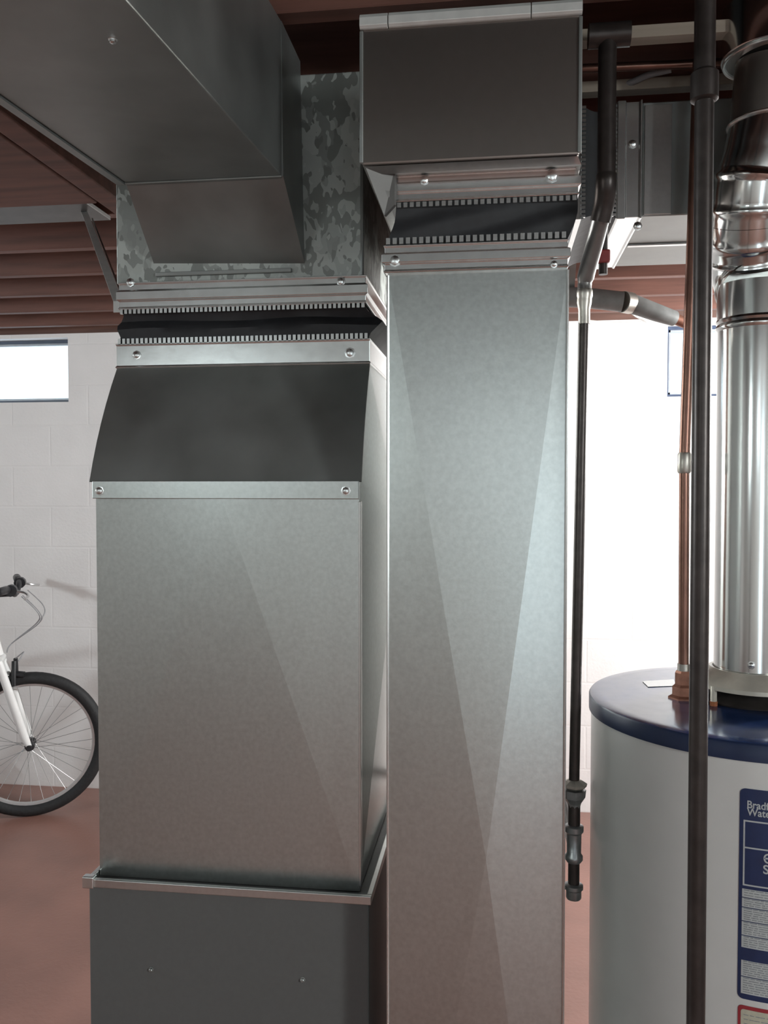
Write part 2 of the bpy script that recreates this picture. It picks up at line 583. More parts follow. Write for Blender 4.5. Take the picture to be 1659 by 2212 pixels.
# raised rim around the cabinet top
bm = bmesh.new()
t = 0.004
box(bm, (fx0 - t, FY - t, fz - 0.003), (fx1 + t, FY + 0.004, fz + 0.011))
box(bm, (fx0 - t, FY + 0.716, fz - 0.003), (fx1 + t, FY + 0.724, fz + 0.011))
box(bm, (fx0 - t, FY + 0.004, fz - 0.003), (fx0 + 0.004, FY + 0.716, fz + 0.011))
box(bm, (fx1 - 0.004, FY + 0.004, fz - 0.003), (fx1 + t, FY + 0.716, fz + 0.011))
build('top_flange', bm, M['galv_side'], fur, bevel=0.0012)
for px, py in ((327, 2094), (654, 2116)):
    p = PY(px, py, FY)
    screw((p.x, FY, p.z), fur, r=0.0035, m='oldsteel')
build('corner_bracket', boxm((fx0 - 0.008, FY - 0.008, fz - 0.004), (fx0 + 0.012, FY + 0.006, fz + 0.016)), M['bright'], fur, bevel=0.002)

# ===== left transition duct =====
TY = 1.36
tx0, tx1 = XY(207, TY), XY(776, TY)
tz0 = fz + 0.002
tz1 = ZY(1036, TY, 490)
CY = 1.47                                   # collar plane
cx0, cx1 = XY(256, CY, 760), XY(797, CY, 760)
cz0, cz1 = ZY(792, CY, 520), ZY(738, CY, 520)
BY = 1.96
tr = thing('transition_duct', ((tx0 + tx1) / 2, TY + 0.3, tz0), 'wide galvanized transition duct with cross-broken front and dark sloping shoulder, on the furnace', 'duct')
bm = bmesh.new()
q = dict(fl=Vector((tx0, TY, tz0)), fr=Vector((tx1, TY, tz0)), tl=Vector((tx0, TY, tz1)), tr=Vector((tx1, TY, tz1)))
ap = PY(481, 1072, TY)
fan(bm, [q['fl'], q['fr'], q['tr'], q['tl']], (ap.x, TY - 0.010, ap.z))
# right side panel, creased to an apex
sap = Vector((tx1 + 0.026, 1.70, ZY(1125, 1.70, 835)))
fan(bm, [q['fr'], (tx1, BY, tz0), (cx1, BY, cz0), (cx1, CY, cz0), q['tr']], sap)
lf = [q['fl'], (tx0, BY, tz0), (cx0, BY, cz0), (cx0, CY, cz0), q['tl']]
fan(bm, lf, (tx0 - 0.006, 1.70, sap.z))
v = [bm.verts.new(p) for p in ((tx0, BY, tz0), (tx1, BY, tz0), (cx1, BY, cz0), (cx0, BY, cz0))]
bm.faces.new(v)
v = [bm.verts.new(p) for p in ((tx0, TY, tz0), (tx1, TY, tz0), (tx1, BY, tz0), (tx0, BY, tz0))]
bm.faces.new(v)
v = [bm.verts.new(p) for p in ((cx0, CY, cz0), (cx1, CY, cz0), (cx1, BY, cz0), (cx0, BY, cz0))]
bm.faces.new(v)
v = [bm.verts.new(p) for p in ((tx0, TY, tz1), (tx1, TY, tz1), (cx1, CY, cz0), (cx0, CY, cz0))]
bm.faces.new(v)
bmesh.ops.remove_doubles(bm, verts=bm.verts[:], dist=0.0002)
build('duct_body', bm, M['galv'], tr)
# sloping shoulder sheet lying over the body, with slightly flared left edge
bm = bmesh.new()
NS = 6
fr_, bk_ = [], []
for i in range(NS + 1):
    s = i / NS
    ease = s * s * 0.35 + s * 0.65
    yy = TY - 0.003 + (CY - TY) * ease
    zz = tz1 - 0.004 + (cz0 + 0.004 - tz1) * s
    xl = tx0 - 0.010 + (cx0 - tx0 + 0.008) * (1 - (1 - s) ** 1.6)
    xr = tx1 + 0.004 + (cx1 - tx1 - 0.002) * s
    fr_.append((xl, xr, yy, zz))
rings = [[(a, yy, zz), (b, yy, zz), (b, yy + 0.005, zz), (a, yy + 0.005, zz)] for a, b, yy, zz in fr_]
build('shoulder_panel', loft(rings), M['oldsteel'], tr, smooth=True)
hz = ZY(1080, TY, 490)
build('top_cleat', boxm((tx0 - 0.001, TY - 0.0115, hz + 0.002), (tx1 + 0.001, TY - 0.001, tz1 - 0.002)), M['galv'], tr, bevel=0.001)
for px, py in ((222, 1060), (750, 1060)):
    p = PY(px, py, TY)
    screw((p.x, TY - 0.0115, p.z), tr, r=0.006)
build('corner_seam', boxm((tx1 - 0.001, TY - 0.003, tz0 + 0.01), (tx1 + 0.003, TY + 0.010, hz - 0.002)), M['galv_side'], tr, bevel=0.0008)

# ===== left flexible connector =====
ux0, ux1 = XY(260, CY, 640), XY(790, CY, 640)
uz0, uz1 = ZY(664, CY, 520), ZY(604, CY, 520)
DY = 1.90
fc = thing('flexible_connector', ((cx0 + cx1) / 2, CY + 0.2, cz0), 'black fabric flexible connector with toothed metal strips above the left transition duct', 'duct connector')
collar('lower_strip', fc, cx0 - 0.001, cx1 + 0.001, CY - 0.004, DY, cz0, cz1, bead=False)
collar('upper_strip', fc, ux0, ux1, CY - 0.004, DY, uz0, uz1, bead=True)
teeth(fc, cx0, cx1, CY - 0.005, cz1 - 0.002, cz1 + 0.009, 54)
teeth(fc, ux0, ux1, CY - 0.005, uz0 - 0.007, uz0 + 0.001, 54)
mz = ZY(692, CY, 700)
bx = XY(826, CY, 690)
rings = []
za, zb = cz1 + 0.0, uz0 - 0.0
for s, xr, dy in ((0, cx1 - .002, 0), (.2, cx1 + .004, -.003), (.42, bx - .006, -.004), (.55, bx, .002), (.68, bx - .010, .010), (.85, ux1 + .003, .006), (1, ux1 - .002, 0)):
    z = za + (zb - za) * s
    xl = (cx0 * (1 - s) + ux0 * s) + 0.004 * math.sin(s * 9)
    ring = []
    n = 14
    for i in range(n + 1):
        u = i / n
        ring.append((xl + (xr - xl) * u, CY + dy + 0.0025 * math.sin(u * 17 + s * 7) * math.sin(math.pi * s), z + 0.002 * math.sin(u * 11)))
    ring.append((xr, DY - 0.003, z))
    ring.append((xl, DY - 0.003, z))
    rings.append(ring)
build('fabric_sleeve', loft(rings), M['fabric'], fc, smooth=True)
for px, py in ((757, 763),):
    p = PY(px, py, CY); screw((p.x, CY - 0.005, p.z), fc, r=0.007)
for px, py in ((738, 610), (285, 612)):
    p = PY(px, py, CY); screw((p.x, CY - 0.006, p.z), fc, r=0.006)
p = PY(298, 768, CY); screw((p.x, CY - 0.005, p.z), fc, r=0.006)

# ===== old spangled riser =====
rx0, rx1 = XY(252, CY + 0.01, 500), XY(785, CY + 0.01, 500)
RZ0, RZ1 = uz1 + 0.001, Z_J - 0.012
rs = thing('duct_riser', ((rx0 + rx1) / 2, CY + 0.2, RZ0), 'old spangled galvanized duct riser above the left connector', 'duct')
build('riser_body', boxm((rx0, CY + 0.008, RZ0), (rx1, DY - 0.01, ZY(158, CY + .008, 700))), M['spangle'], rs, bevel=0.002)
build('edge_bead', tube([(rx1 - 0.002, CY + 0.008, RZ0 + 0.002), (rx1 - 0.002, CY + 0.008, ZY(160, CY, 700))], 0.003, 8), M['oldsteel'], rs)

# ===== trunk duct overhead left =====
TZ = 2.022
TZT = Z_J - 0.02
a = PZ(262, 388, TZ); b = PZ(611, 383, TZ)
c = PZ(270, 0, TZ); d = PZ(0, 203, TZ)
EY = 1.346
dirL = (d - a) / abs(d.y - a.y); dirR = (c - b) / abs(c.y - b.y)
yb = -0.9
A = Vector((a.x, EY, TZ)); B = Vector((b.x, EY, TZ))
Lb = A + dirL * (EY - yb); Rb = B + dirR * (EY - yb)
print('trunk', A, B, a.y, b.y, Lb, Rb)
td = thing('trunk_duct', ((A.x + B.x) / 2, 0.2, TZ), 'large dull grey rectangular trunk duct running overhead from the riser toward the viewer', 'duct')


def up(p, z=TZT):
    return Vector((p.x, p.y, z))


rings = [[A, B, up(B), up(A)], [Lb, Rb, up(Rb), up(Lb)]]
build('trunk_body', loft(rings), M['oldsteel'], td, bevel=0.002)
# slanted heel that turns the trunk down into the riser
h0 = PY(332, 570, CY + 0.008); h1 = PY(658, 570, CY + 0.008)
yy = CY + 0.009
bmh = bmesh.new()
f = [bmh.verts.new(p) for p in (A + Vector((0, 0.001, 0)), B + Vector((0.002, 0.001, 0)), (h1.x, yy, h1.z), (h0.x, yy, h0.z), (A.x, yy, TZT), (B.x, yy, TZT), up(A) + Vector((0, .001, 0)), up(B) + Vector((0, .001, 0)))]
for ix in ((0, 1, 2, 3), (0, 3, 4, 6), (1, 7, 5, 2), (3, 2, 5, 4), (6, 4, 5, 7), (0, 6, 7, 1)):
    bmh.faces.new([f[i] for i in ix])
build('slanted_heel', bmh, M['oldsteel'], td)
# seam along the near lower edge and a standing flange down the left edge
build('end_seam', boxm((A.x, EY - 0.004, TZ - 0.003), (B.x, EY + 0.004, TZ + 0.0)), M['oldsteel'], td, bevel=0.001)
n = Vector((-1, 0, 0))
rings = [[p + n * 0.001 + Vector((0, 0, -0.003)), p + n * 0.014 + Vector((0, 0, -0.003)), p + n * 0.014 + Vector((0, 0, 0.004)), p + n * 0.001 + Vector((0, 0, 0.004))] for p in (A, Lb)]
build('edge_flange', loft(rings), M['oldsteel'], td)
p = PZ(244, 84, TZ)
screw((p.x, p.y, TZ), td, nrm=(0, 0, -1), r=0.004, m='bright')
fl = thing('duct_flange_strip', (h0.x, CY, h0.z), 'narrow bent metal strip across the foot of the slanted duct heel', 'metal strip')
p0 = PY(335, 574, CY); p1 = PY(640, 590, CY)
build('strip', boxm((p0.x, CY + 0.001, ZY(580, CY)), (XY(630, CY), CY + 0.0079, ZY(571, CY))), M['oldsteel'], fl, bevel=0.001)

# wooden beam beside the trunk
tag(build('wooden_beam', boxm((-0.842, 0.1, 2.13), (-0.792, 1.84, Z_J - 0.001)), M['wood'], bevel=0.003), 'reddish brown wooden beam running beside the overhead trunk duct, nearer the duct', 'beam', 'beams beside the trunk duct')
tag(build('wooden_beam', boxm((-1.36, 0.1, 2.133), (-0.852, 1.76, Z_J - 0.001)), M['wood'], bevel=0.003), 'reddish brown wooden beam at upper left, farther from the trunk duct', 'beam', 'beams beside the trunk duct')

# metal pan in the joist space at far left
pa = PZ(0, 492, Z_J - 0.012); pb = PZ(175, 447, Z_J - 0.012)
tag(build('joist_pan', boxm((WALL_L + 0.3, pa.y - 0.42, Z_J - 0.014), (pb.x + 0.03, pa.y - 0.03, Z_J - 0.002)), M['pan'], bevel=0.002),
    'flat grey sheet metal pan covering a joist space at far left', 'sheet metal')

# hanger strut from the left connector to the joists
e0 = Vector((ux0 - 0.004, CY + 0.012, ZY(630, CY))); e1 = PZ(180, 452, Z_J)
hg = thing('duct_hanger', e0, 'bent bright metal hanger strip from the left connector up to the joists', 'hanger')
e0b = Vector((ux0 - 0.004, CY + 0.012, uz0))
dv = (e1 - e0).normalized()
sd = Vector((0.012, 0, 0)); th = dv.cross(sd).normalized() * 0.0015
def strip(p_list, w, t_):
    rings_ = []
    for i, p_ in enumerate(p_list):
        d_ = (p_list[min(i + 1, len(p_list) - 1)] - p_list[max(i - 1, 0)]).normalized()
        n_ = d_.cross(w).normalized() * t_
        rings_.append([p_ - w, p_ + w, p_ + w + n_, p_ - w + n_])
    return loft(rings_)
mid = e0 + (e1 - e0) * 0.86
e0 = e0 + Vector((-0.006, 0, 0)); e0b = e0b + Vector((-0.006, 0, 0))
build('strap', strip([e0b, e0, mid, e1 + Vector((0, 0, -0.002))], Vector((0.009, 0, 0)), 0.002), M['strapmetal'], hg)
build('strap_edge', strip([e0 + Vector((0.012, 0, 0)), mid + Vector((0.014, 0, 0))], Vector((0.002, 0, 0)), 0.006), M['boxsteel'], hg)

# ===== centre: elbow box =====
EX0, EX1 = XY(781, 1.20, 200), XY(1253, 1.20, 200)
EZ0, EZ1 = ZY(345, 1.20, 1010), ZY(20, 1.20, 1010)
eb = thing('elbow_box', ((EX0 + EX1) / 2, 1.5, EZ0), 'dark galvanized box duct at top centre, above the tall narrow duct', 'duct')
build('box_body', boxm((EX0, 1.20, EZ0), (EX1, 2.02, EZ1)), M['boxsteel'], eb, bevel=0.003)
z_h = ZY(50, 1.20, 1010)
nseg = [(EX0 - 0.002, XY(838, 1.2, 30)), (XY(840, 1.2, 30), XY(1146, 1.2, 30)), (XY(1148, 1.2, 30), EX1 + 0.002)]
for s0, s1 in nseg:
    bm = bmesh.new()
    prof = [(1.196, z_h), (1.192, z_h + 0.003), (1.192, EZ1 - 0.005), (1.196, EZ1 + 0.001), (1.215, EZ1 + 0.0035), (1.2, z_h)]
    rings = [[(x, yv, zv) for yv, zv in prof] for x in (s0, s1)]
    build('hem_strip', loft(rings), M['strapmetal'], eb, bevel=0.0005, seg=1)
for xx in (EX0, EX1):
    build('corner_seam', boxm((xx - 0.0025, 1.1965, EZ0 + 0.002), (xx + 0.0025, 1.203, z_h - 0.002)), M['oldsteel'], eb, bevel=0.001)
# tapered throat under the box
KX0, KX1 = XY(850, 1.25, 400), XY(1248, 1.25, 400)
KZ1 = ZY(370, 1.25, 1050)
KZ0 = ZY(430, 1.25, 1050)
KY1 = 1.74
rings = [rect(EX0 + 0.004, EX1 - 0.002, 1.204, 1.79, EZ0 - 0.001), rect(EX0 + 0.02, KX1 + .002, 1.222, 1.78, EZ0 - 0.006), rect(KX0, KX1, 1.252, KY1, KZ1 + 0.0005)]
build('throat', loft(rings), M['galv_side'], eb)
# dark sheet over the throat's left side, shade put into its colour
bmf = bmesh.new()
g = [PY(784, 346, 1.203), PY(853, 362, 1.232), PY(852, 442, 1.234), PY(830, 466, 1.234)]
g2 = [v_ + Vector((0.002, 0.006, 0)) for v_ in g]
loft([g, g2], bmf)
build('shaded_side_facet', bmf, M['pan'], eb)

# ===== centre flexible connector =====
LX0, LX1 = XY(832, 1.25, 550), XY(1225, 1.25, 550)
LZ0, LZ1 = ZY(584, 1.25, 1030), ZY(524, 1.25, 1030)
fm = thing('flexible_connector', ((LX0 + LX1) / 2, 1.43, LZ0), 'black fabric flexible connector with bright toothed strips between elbow box and tall narrow duct', 'duct connector')
collar('upper_strip', fm, KX0 + 0.004, KX1, 1.249, KY1 + 0.002, KZ0, KZ1, bead=True)
collar('lower_strip', fm, LX0, LX1, 1.249, KY1 + 0.002, LZ0, LZ1, bead=True)
teeth(fm, KX0 + 0.004, KX1, 1.247, KZ0 - 0.008, KZ0 - 0.001, 28)
teeth(fm, LX0, LX1, 1.247, LZ1 + 0.001, LZ1 + 0.010, 27)
rings = []
for s in [i / 7 for i in range(8)]:
    z = LZ1 + (KZ0 - LZ1) * s
    xl = LX0 * (1 - s) + (KX0 + .004) * s + (0.010 if 0 else 0) + 0.004 * math.sin(s * 3.14)
    xr = LX1 * (1 - s) + KX1 * s + 0.006 * math.sin(s * 3.14)
    ring = []
    for i in range(19):
        u = i / 18
        ring.append((xl + (xr - xl) * u, 1.252 + 0.0035 * math.sin(math.pi * s) * math.sin(u * 9 - s * 8), z + 0.0015 * math.sin(u * 8) * math.sin(math.pi * s)))
    ring += [(xr, KY1 - 0.001, z), (xl, KY1 - 0.001, z)]
    rings.append(ring)
build('fabric_sleeve', loft(rings), M['fabric'], fm, smooth=True)
for px, py, rr in ((1192, 381, .007), (917, 390, .005)):
    p = PY(px, py, 1.245); screw((p.x, 1.2445, p.z), fm, r=rr)
for px, py, rr in ((853, 562, .007), (1197, 570, .004)):
    p = PY(px, py, 1.245); screw((p.x, 1.2475, p.z), fm, r=rr)

# ===== tall narrow duct =====
NY = 1.256
nx0, nx1 = XY(838, NY, 1048), XY(1223, NY, 1048)
nz0, nz1 = 0.16, LZ0
nd = thing('vertical_duct', ((nx0 + nx1) / 2, NY + 0.17, 0), 'tall narrow bright galvanized vertical duct with cross-broken front, centre of the room', 'duct')
bm = bmesh.new()
NB = 1.72
apx = PY(1050, 1850, NY)
# front: shallow pyramid with a flat-ish left fold
c0 = Vector((nx0, NY, nz0)); c1 = Vector((nx1, NY, nz0)); c2 = Vector((nx1, NY, nz1)); c3 = Vector((nx0, NY, nz1))
fan(bm, [c0, c1, c2, c3], (apx.x, NY - 0.011, apx.z))
fan(bm, [c1, (nx1, NB, nz0), (nx1, NB, nz1), c2], (nx1 + 0.006, 1.43, apx.z))
fan(bm, [c0, (nx0, NB, nz0), (nx0, NB, nz1), c3], (nx0 - 0.006, 1.43, apx.z))
for qd in ([(nx0, NB, nz0), (nx1, NB, nz0), (nx1, NB, nz1), (nx0, NB, nz1)], [c0, c1, (nx1, NB, nz0), (nx0, NB, nz0)], [c3, c2, (nx1, NB, nz1), (nx0, NB, nz1)]):
    bm.faces.new([bm.verts.new(p_) for p_ in qd])
bmesh.ops.remove_doubles(bm, verts=bm.verts[:], dist=0.0002)
build('duct_body', bm, M['galv'], nd)
build('foot_box', boxm((nx0 - 0.004, NY - 0.004, 0.0), (nx1 + 0.004, NB + 0.004, nz0)), M['boxsteel'], nd, bevel=0.002)
for xx in (nx0, nx1):
    s_ = -1 if xx == nx0 else 1
    build('corner_seam', tube([(xx, NY - 0.0005, nz0 + 0.002), (xx, NY - 0.0005, nz1 - 0.002)], 0.0022, 8), M['bright'], nd, smooth=True)

# ===== right flexible connector and branch duct (run to the right) =====
QZ0, QZ1 = 2.018, 2.222
QY0, QY1 = 1.62, 1.98
gx = [XY(1256, QY0, 400), XY(1266, QY0, 400), XY(1322, QY0, 400), XY(1330, QY0, 400), XY(1352, QY0, 400), XY(1386, QY0, 400)]


def rectx(x, o=0.0):
    return [(x, QY0 - o, QZ0 - o), (x, QY1 + o, QZ0 - o), (x, QY1 + o, QZ1 + o), (x, QY0 - o, QZ1 + o)]


fr = thing('flexible_connector', (gx[1], 1.8, QZ0), 'black fabric flexible connector with toothed upright strips behind the slanting pipe', 'duct connector')
build('left_strip', loft([rectx(EX1 + 0.001, 0.001), rectx(gx[0], 0.001)]), M['bright'], fr, bevel=0.0006)
rings = [rectx(gx[0] + (gx[3] - gx[0]) * i / 8, 0.001 - 0.010 * math.sin(math.pi * i / 8)) for i in range(9)]
build('fabric_sleeve', loft(rings), M['fabric'], fr, smooth=True)
build('right_strip', loft([rectx(gx[3], 0.002), rectx(gx[3] + 0.003, 0.004), rectx(gx[4] - 0.002, 0.004), rectx(gx[4], 0.0015), rectx(gx[5] - 0.006, 0.0015), rectx(gx[5] - 0.003, 0.004), rectx(gx[5], 0.004)]), M['bright'], fr, bevel=0.0006)
nt_ = 26
for xa in (gx[0] - 0.001, gx[3] - 0.008):
    bm = bmesh.new()
    for i in range(nt_):
        z = QZ0 + (QZ1 - QZ0) * (i + 0.2) / nt_
        box(bm, (xa, QY0 - 0.004, z), (xa + 0.008, QY0 + 0.002, z + (QZ1 - QZ0) / nt_ * 0.6))
    build('crimped_edge', bm, M['bright'], fr)
for px, py in ((1366, 312), (1377, 489)):
    p = PY(px, py, QY0); screw((p.x, QY0 - 0.002, p.z), fr, r=0.006)
br = thing('branch_duct', (0.9, 1.8, QZ0), 'grey galvanized branch duct running right under the joists behind the vent pipe', 'duct')
build('duct_body', loft([rectx(gx[5] + 0.001), rectx(WALL_R - 0.02)]), M['oldsteel'], br, bevel=0.002)
xs = [XY(1391, QY0, 400), XY(1450, QY0, 400)]
build('face_patch', boxm((xs[0], QY0 - 0.003, QZ0 + 0.002), (xs[1], QY0 - 0.0005, QZ1 - 0.006)), M['galv_side'], br, bevel=0.0006)
build('bottom_seam', boxm((gx[5] + 0.003, 1.80, QZ0 - 0.004), (WALL_R - 0.05, 1.812, QZ0 - 0.0005)), M['galv_side'], br, bevel=0.0005)

# ===== gas line =====
GY = 1.52
def gp(px, py, Y=GY):
    return PY(px, py, Y)
gl = thing('gas_pipe', gp(1240, 1940), 'dark steel gas pipe with slanting top and lumpy lower fittings right of the tall duct', 'pipe')
xg = gp(1247, 1200).x
zt = gp(1262, 655).z
def gz(py):
    return ZY(py, GY, 1245)
def vtube(name, x, Y, za, zb, r, m, parent, n=18):
    return build(name, tube([(x, Y, za), (x, Y, zb)], r, n), M[m], parent, smooth=True)
lean = [gp(1262, 650), gp(1240, 1695)]
build('long_pipe', tube([lean[0], lean[1]], 0.0093, 20), M['iron'], gl, smooth=True)
build('slip_joint', tube(smoothpath([gp(1262, 700), gp(1262, 655), gp(1263, 640), gp(1263, 625)], 3), [0.010] * 3 + [0.0125] * 3 + [0.0135] * 3 + [0.012], 20), M['solder'], gl, smooth=True)
topE = PY(1303, 452, 1.44)
build('slanting_pipe', tube(smoothpath([gp(1263, 635), gp(1265, 600), PY(1285, 525, 1.48), topE], 5), [0.012] * 5 + [0.0145] * 10 + [0.0155], 20), M['greypipe'], gl, smooth=True)
topP = PY(1310, 380, 1.42)
build('elbow', tube(smoothpath([PY(1297, 478, 1.445), PY(1305, 440, 1.435), PY(1309, 400, 1.42), topP], 4), 0.0165, 20), M['iron'], gl, smooth=True)
tp2 = Vector((topP.x, topP.y, Z_J - 0.04))
build('upper_pipe', tube([topP, tp2], 0.0145, 20), M['iron'], gl, smooth=True)
build('top_tee', tube([tp2 + Vector((-0.03, 0, 0.0)), tp2 + Vector((0.035, 0, 0.0))], 0.019, 20), M['iron'], gl, smooth=True)
build('union_nut', lathe([(0.010, gz(1704) - 0), (0.016, gz(1703)), (0.021, gz(1698)), (0.022, gz(1692)), (0.015, gz(1687)), (0.010, gz(1684))], (gp(1241, 1700).x, GY, 0), 8), M['solder'], gl)
xx = gp(1240, 1800).x
build('union_body', lathe([(0.010, gz(1745)), (0.012, gz(1735)), (0.019, gz(1722)), (0.0205, gz(1705))], (xx, GY, 0), 8), M['fitting'], gl)
vtube('nipple', xx, GY, gz(1785), gz(1738), 0.0105, 'iron', gl)
build('tee_fitting', lathe([(0.012, gz(1862)), (0.0155, gz(1856)), (0.0155, gz(1848)), (0.0125, gz(1843)), (0.013, gz(1800)), (0.0165, gz(1795)), (0.0165, gz(1784)), (0.011, gz(1781))], (xx, GY, 0), 18), M['fitting'], gl, smooth=True)
build('tee_branch', tube([(xx, GY, gz(1820)), (xx, GY + 0.03, gz(1820))], 0.013, 16), M['fitting'], gl, smooth=True)
build('branch_pipe', tube([(xx, GY + 0.03, gz(1820)), (xx, GY + 0.25, gz(1820)), (xx - 0.03, GY + 0.29, gz(1820)), (-0.12, GY + 0.31, gz(1820)), (fx1 + 0.001, GY + 0.31, gz(1820))], 0.0095, 16), M['iron'], gl, smooth=True)
vtube('drip_nipple', xx, GY, gz(1915), gz(1858), 0.0100, 'iron', gl)
build('end_cap', lathe([(0.012, gz(1941)), (0.0135, gz(1938)), (0.0135, gz(1922)), (0.0165, gz(1919)), (0.0165, gz(1911)), (0.011, gz(1908))], (xx, GY, 0), 18), M['fitting'], gl, smooth=True)

# red valve tag by the slanting pipe
p = PY(1303, 557, 1.60)
vt = thing('valve_handle', p, 'small dark red valve handle behind the slanting pipe', 'valve')
build('grip', boxm((p.x - 0.013, 1.585, p.z - 0.011), (p.x + 0.011, 1.60, p.z + 0.012)), M['redtag'], vt, bevel=0.003)
build('valve_body', tube([(p.x, 1.60, p.z - 0.03), (p.x, 1.60, QZ0 - 0.002)], 0.008, 12), M['iron'], vt, smooth=True)

# ===== water heater =====
HC = PD(1622, 1520, 1.50)
HR = 0.272
lz = ZY(1515, HC.y, 1622)
lz = (PD(1300, 1512, 1.50)).z
print('heater', HC, lz)
wh = thing('water_heater', (HC.x, HC.y, 0), 'light grey cylindrical water heater with dark blue top and labels, lower right', 'water heater')
C0 = (HC.x, HC.y, 0)
build('tank', lathe([(HR - 0.012, 0.0), (HR, 0.01), (HR, lz - 0.026)], C0, 96), M['tank'], wh, smooth=True)
build('rim_band', lathe([(HR + 0.001, lz - 0.028), (HR + 0.004, lz - 0.027), (HR + 0.004, lz - 0.003), (HR + 0.002, lz)], C0, 96), M['rim'], wh, smooth=True)
build('lid', lathe([(HR + 0.002, lz), (HR - 0.005, lz + 0.0015), (HR - 0.02, lz + 0.0016), (0.001, lz + 0.003)], C0, 96), M['lid'], wh, smooth=True)
HA = Vector((HC.x, HC.y, 0))
# draft hood
def hzz(py, d=1.42):
    return PD(1622, py, d).z
hb = hzz(1506, 1.40)
ht = hzz(1459, 1.43)
hr = 0.100
dh = build('draft_hood', lathe([(hr - 0.004, hb), (hr, hb), (hr, hb + 0.007), (hr - 0.012, hb + 0.018), (0.074, ht - 0.004), (0.069, ht), (0.064, ht), (0.064, ht - 0.002), (0.07, ht - 0.008), (hr - 0.016, hb + 0.012), (hr - 0.004, hb + 0.003)], C0, 64, cap=False), M['hood'], wh, smooth=True)
build('hood_throat', lathe([(0.088, lz + 0.003), (0.09, lz + 0.006), (0.05, lz + 0.02), (0.045, ht - 0.01)], C0, 40), M['hood_in'], wh, smooth=True)
for ang in (-143, -53, 37, 127):
    # azimuth measured from +X
    ax = HA + Vector((math.cos(R(ang)), math.sin(R(ang)), 0)) * (hr - 0.004)
    pts = [Vector((ax.x, ax.y, hb + 0.006)), Vector((ax.x, ax.y, lz + 0.008))]
    lg = build('hood_leg', tube(pts, 0.0055, 8), M['hood'], dh, smooth=True)
    lg2 = build('foot', tube([Vector((ax.x, ax.y, lz + 0.010)), Vector((ax.x, ax.y, lz + 0.002))], 0.0065, 8), M['rust'], dh, smooth=True)
# fittings on the lid where the copper pipe enters
np_ = PD(1474, 1500, 1.47)
np_ = PZ(1476, 1508, lz + 0.002)
build('inlet_fitting', lathe([(0.026, 0.001), (0.026, 0.004), (0.019, 0.007), (0.019, 0.022), (0.0145, 0.026), (0.0145, 0.046), (0.0125, 0.05)], (np_.x, np_.y, lz + 0.001), 6), M['copper_fit'], wh)
print('inlet', np_, (np_ - HA).length)
# white sticker on lid
sp_ = PZ(1425, 1477, lz + 0.003)
bm = bmesh.new()
sv = [PZ(x_, y_, lz + 0.0026) for x_, y_ in ((1388, 1472), (1455, 1468), (1462, 1482), (1400, 1484))]
loft([sv, [v_ + Vector((0, 0, 0.0006)) for v_ in sv]], bm)
build('paper_sticker', bm, M['bikewhite'], wh)


# labels wrapped on the tank
def az_for(px, z):
    best = None
    for i in range(-900, 0):
        a_ = R(i / 10 * 2)
        p_ = HA + Vector((math.cos(a_) * HR, math.sin(a_) * HR, z))
        if (p_ - HA - Vector((0, 0, z))).dot(CAM - HA) < 0:
            continue
        if (CAM - p_).xy.dot(Vector((math.cos(a_), math.sin(a_)))) <= 0:
            continue
        e_ = abs(proj(p_)[0] - px)
        if best is None or e_ < best[0]:
            best = (e_, a_)
    return best[1]


LA = az_for(1596, 0.95)
def zfor(py, px=1620):
    a_ = LA + 0.05
    q_ = HA + Vector((math.cos(a_) * HR, math.sin(a_) * HR, 0))
    d_ = ray(px, py)
    t_ = (q_ - CAM).xy.dot(d_.xy) / d_.xy.dot(d_.xy)
    return (CAM + d_ * t_).z


def cyl(arc, z, o=0.0):
    a_ = LA + arc / HR
    return Vector((HA.x + math.cos(a_) * (HR + o), HA.y + math.sin(a_) * (HR + o), z))


def patch(name, s0, s1, z0, z1, o, m, parent, n=None, rad=0.0):
    n = n or max(4, int((s1 - s0) / 0.008))
    cols = []
    K = 5
    ss = [s0 + (s1 - s0) * i / n for i in range(n + 1)]
    if rad > 0:
        ss = sorted(set(ss + [s0 + rad * (1 - math.cos(math.pi / 2 * i / K)) for i in range(K + 1)] + [s1 - rad * (1 - math.cos(math.pi / 2 * i / K)) for i in range(K + 1)]))
    rings_ = []
    for s in ss:
        dz = 0
        if rad > 0:
            e_ = min(s - s0, s1 - s)
            if e_ < rad:
                dz = rad - math.sqrt(max(0, rad * rad - (rad - e_) ** 2))
        rings_.append([cyl(s, z0 + dz, o - 0.0004), cyl(s, z0 + dz, o), cyl(s, z1 - dz, o), cyl(s, z1 - dz, o - 0.0004)])
    return build(name, loft(rings_), M[m], parent)


def wrap_text(name, body, s, z, size, m, parent, o=0.0011, off=0.0, sx=1.0):
    cu = bpy.data.curves.new(name, 'FONT')
    cu.body = body
    cu.size = size
    cu.offset = off
    cu.extrude = 0.0001
    ob = bpy.data.objects.new(name, cu)
    COL.objects.link(ob)
    dg = bpy.context.evaluated_depsgraph_get()
    me = bpy.data.meshes.new_from_object(ob.evaluated_get(dg))
    bpy.data.objects.remove(ob)
    bm_ = bmesh.new()
    bm_.from_mesh(me)
    bmesh.ops.triangulate(bm_, faces=bm_.faces[:])
    for v_ in bm_.verts:
        x_, y_, z_ = v_.co
        v_.co = cyl(s + x_ * sx, z + y_, o + z_)
    me.materials.clear()
    return build(name, bm_, M[m], parent)


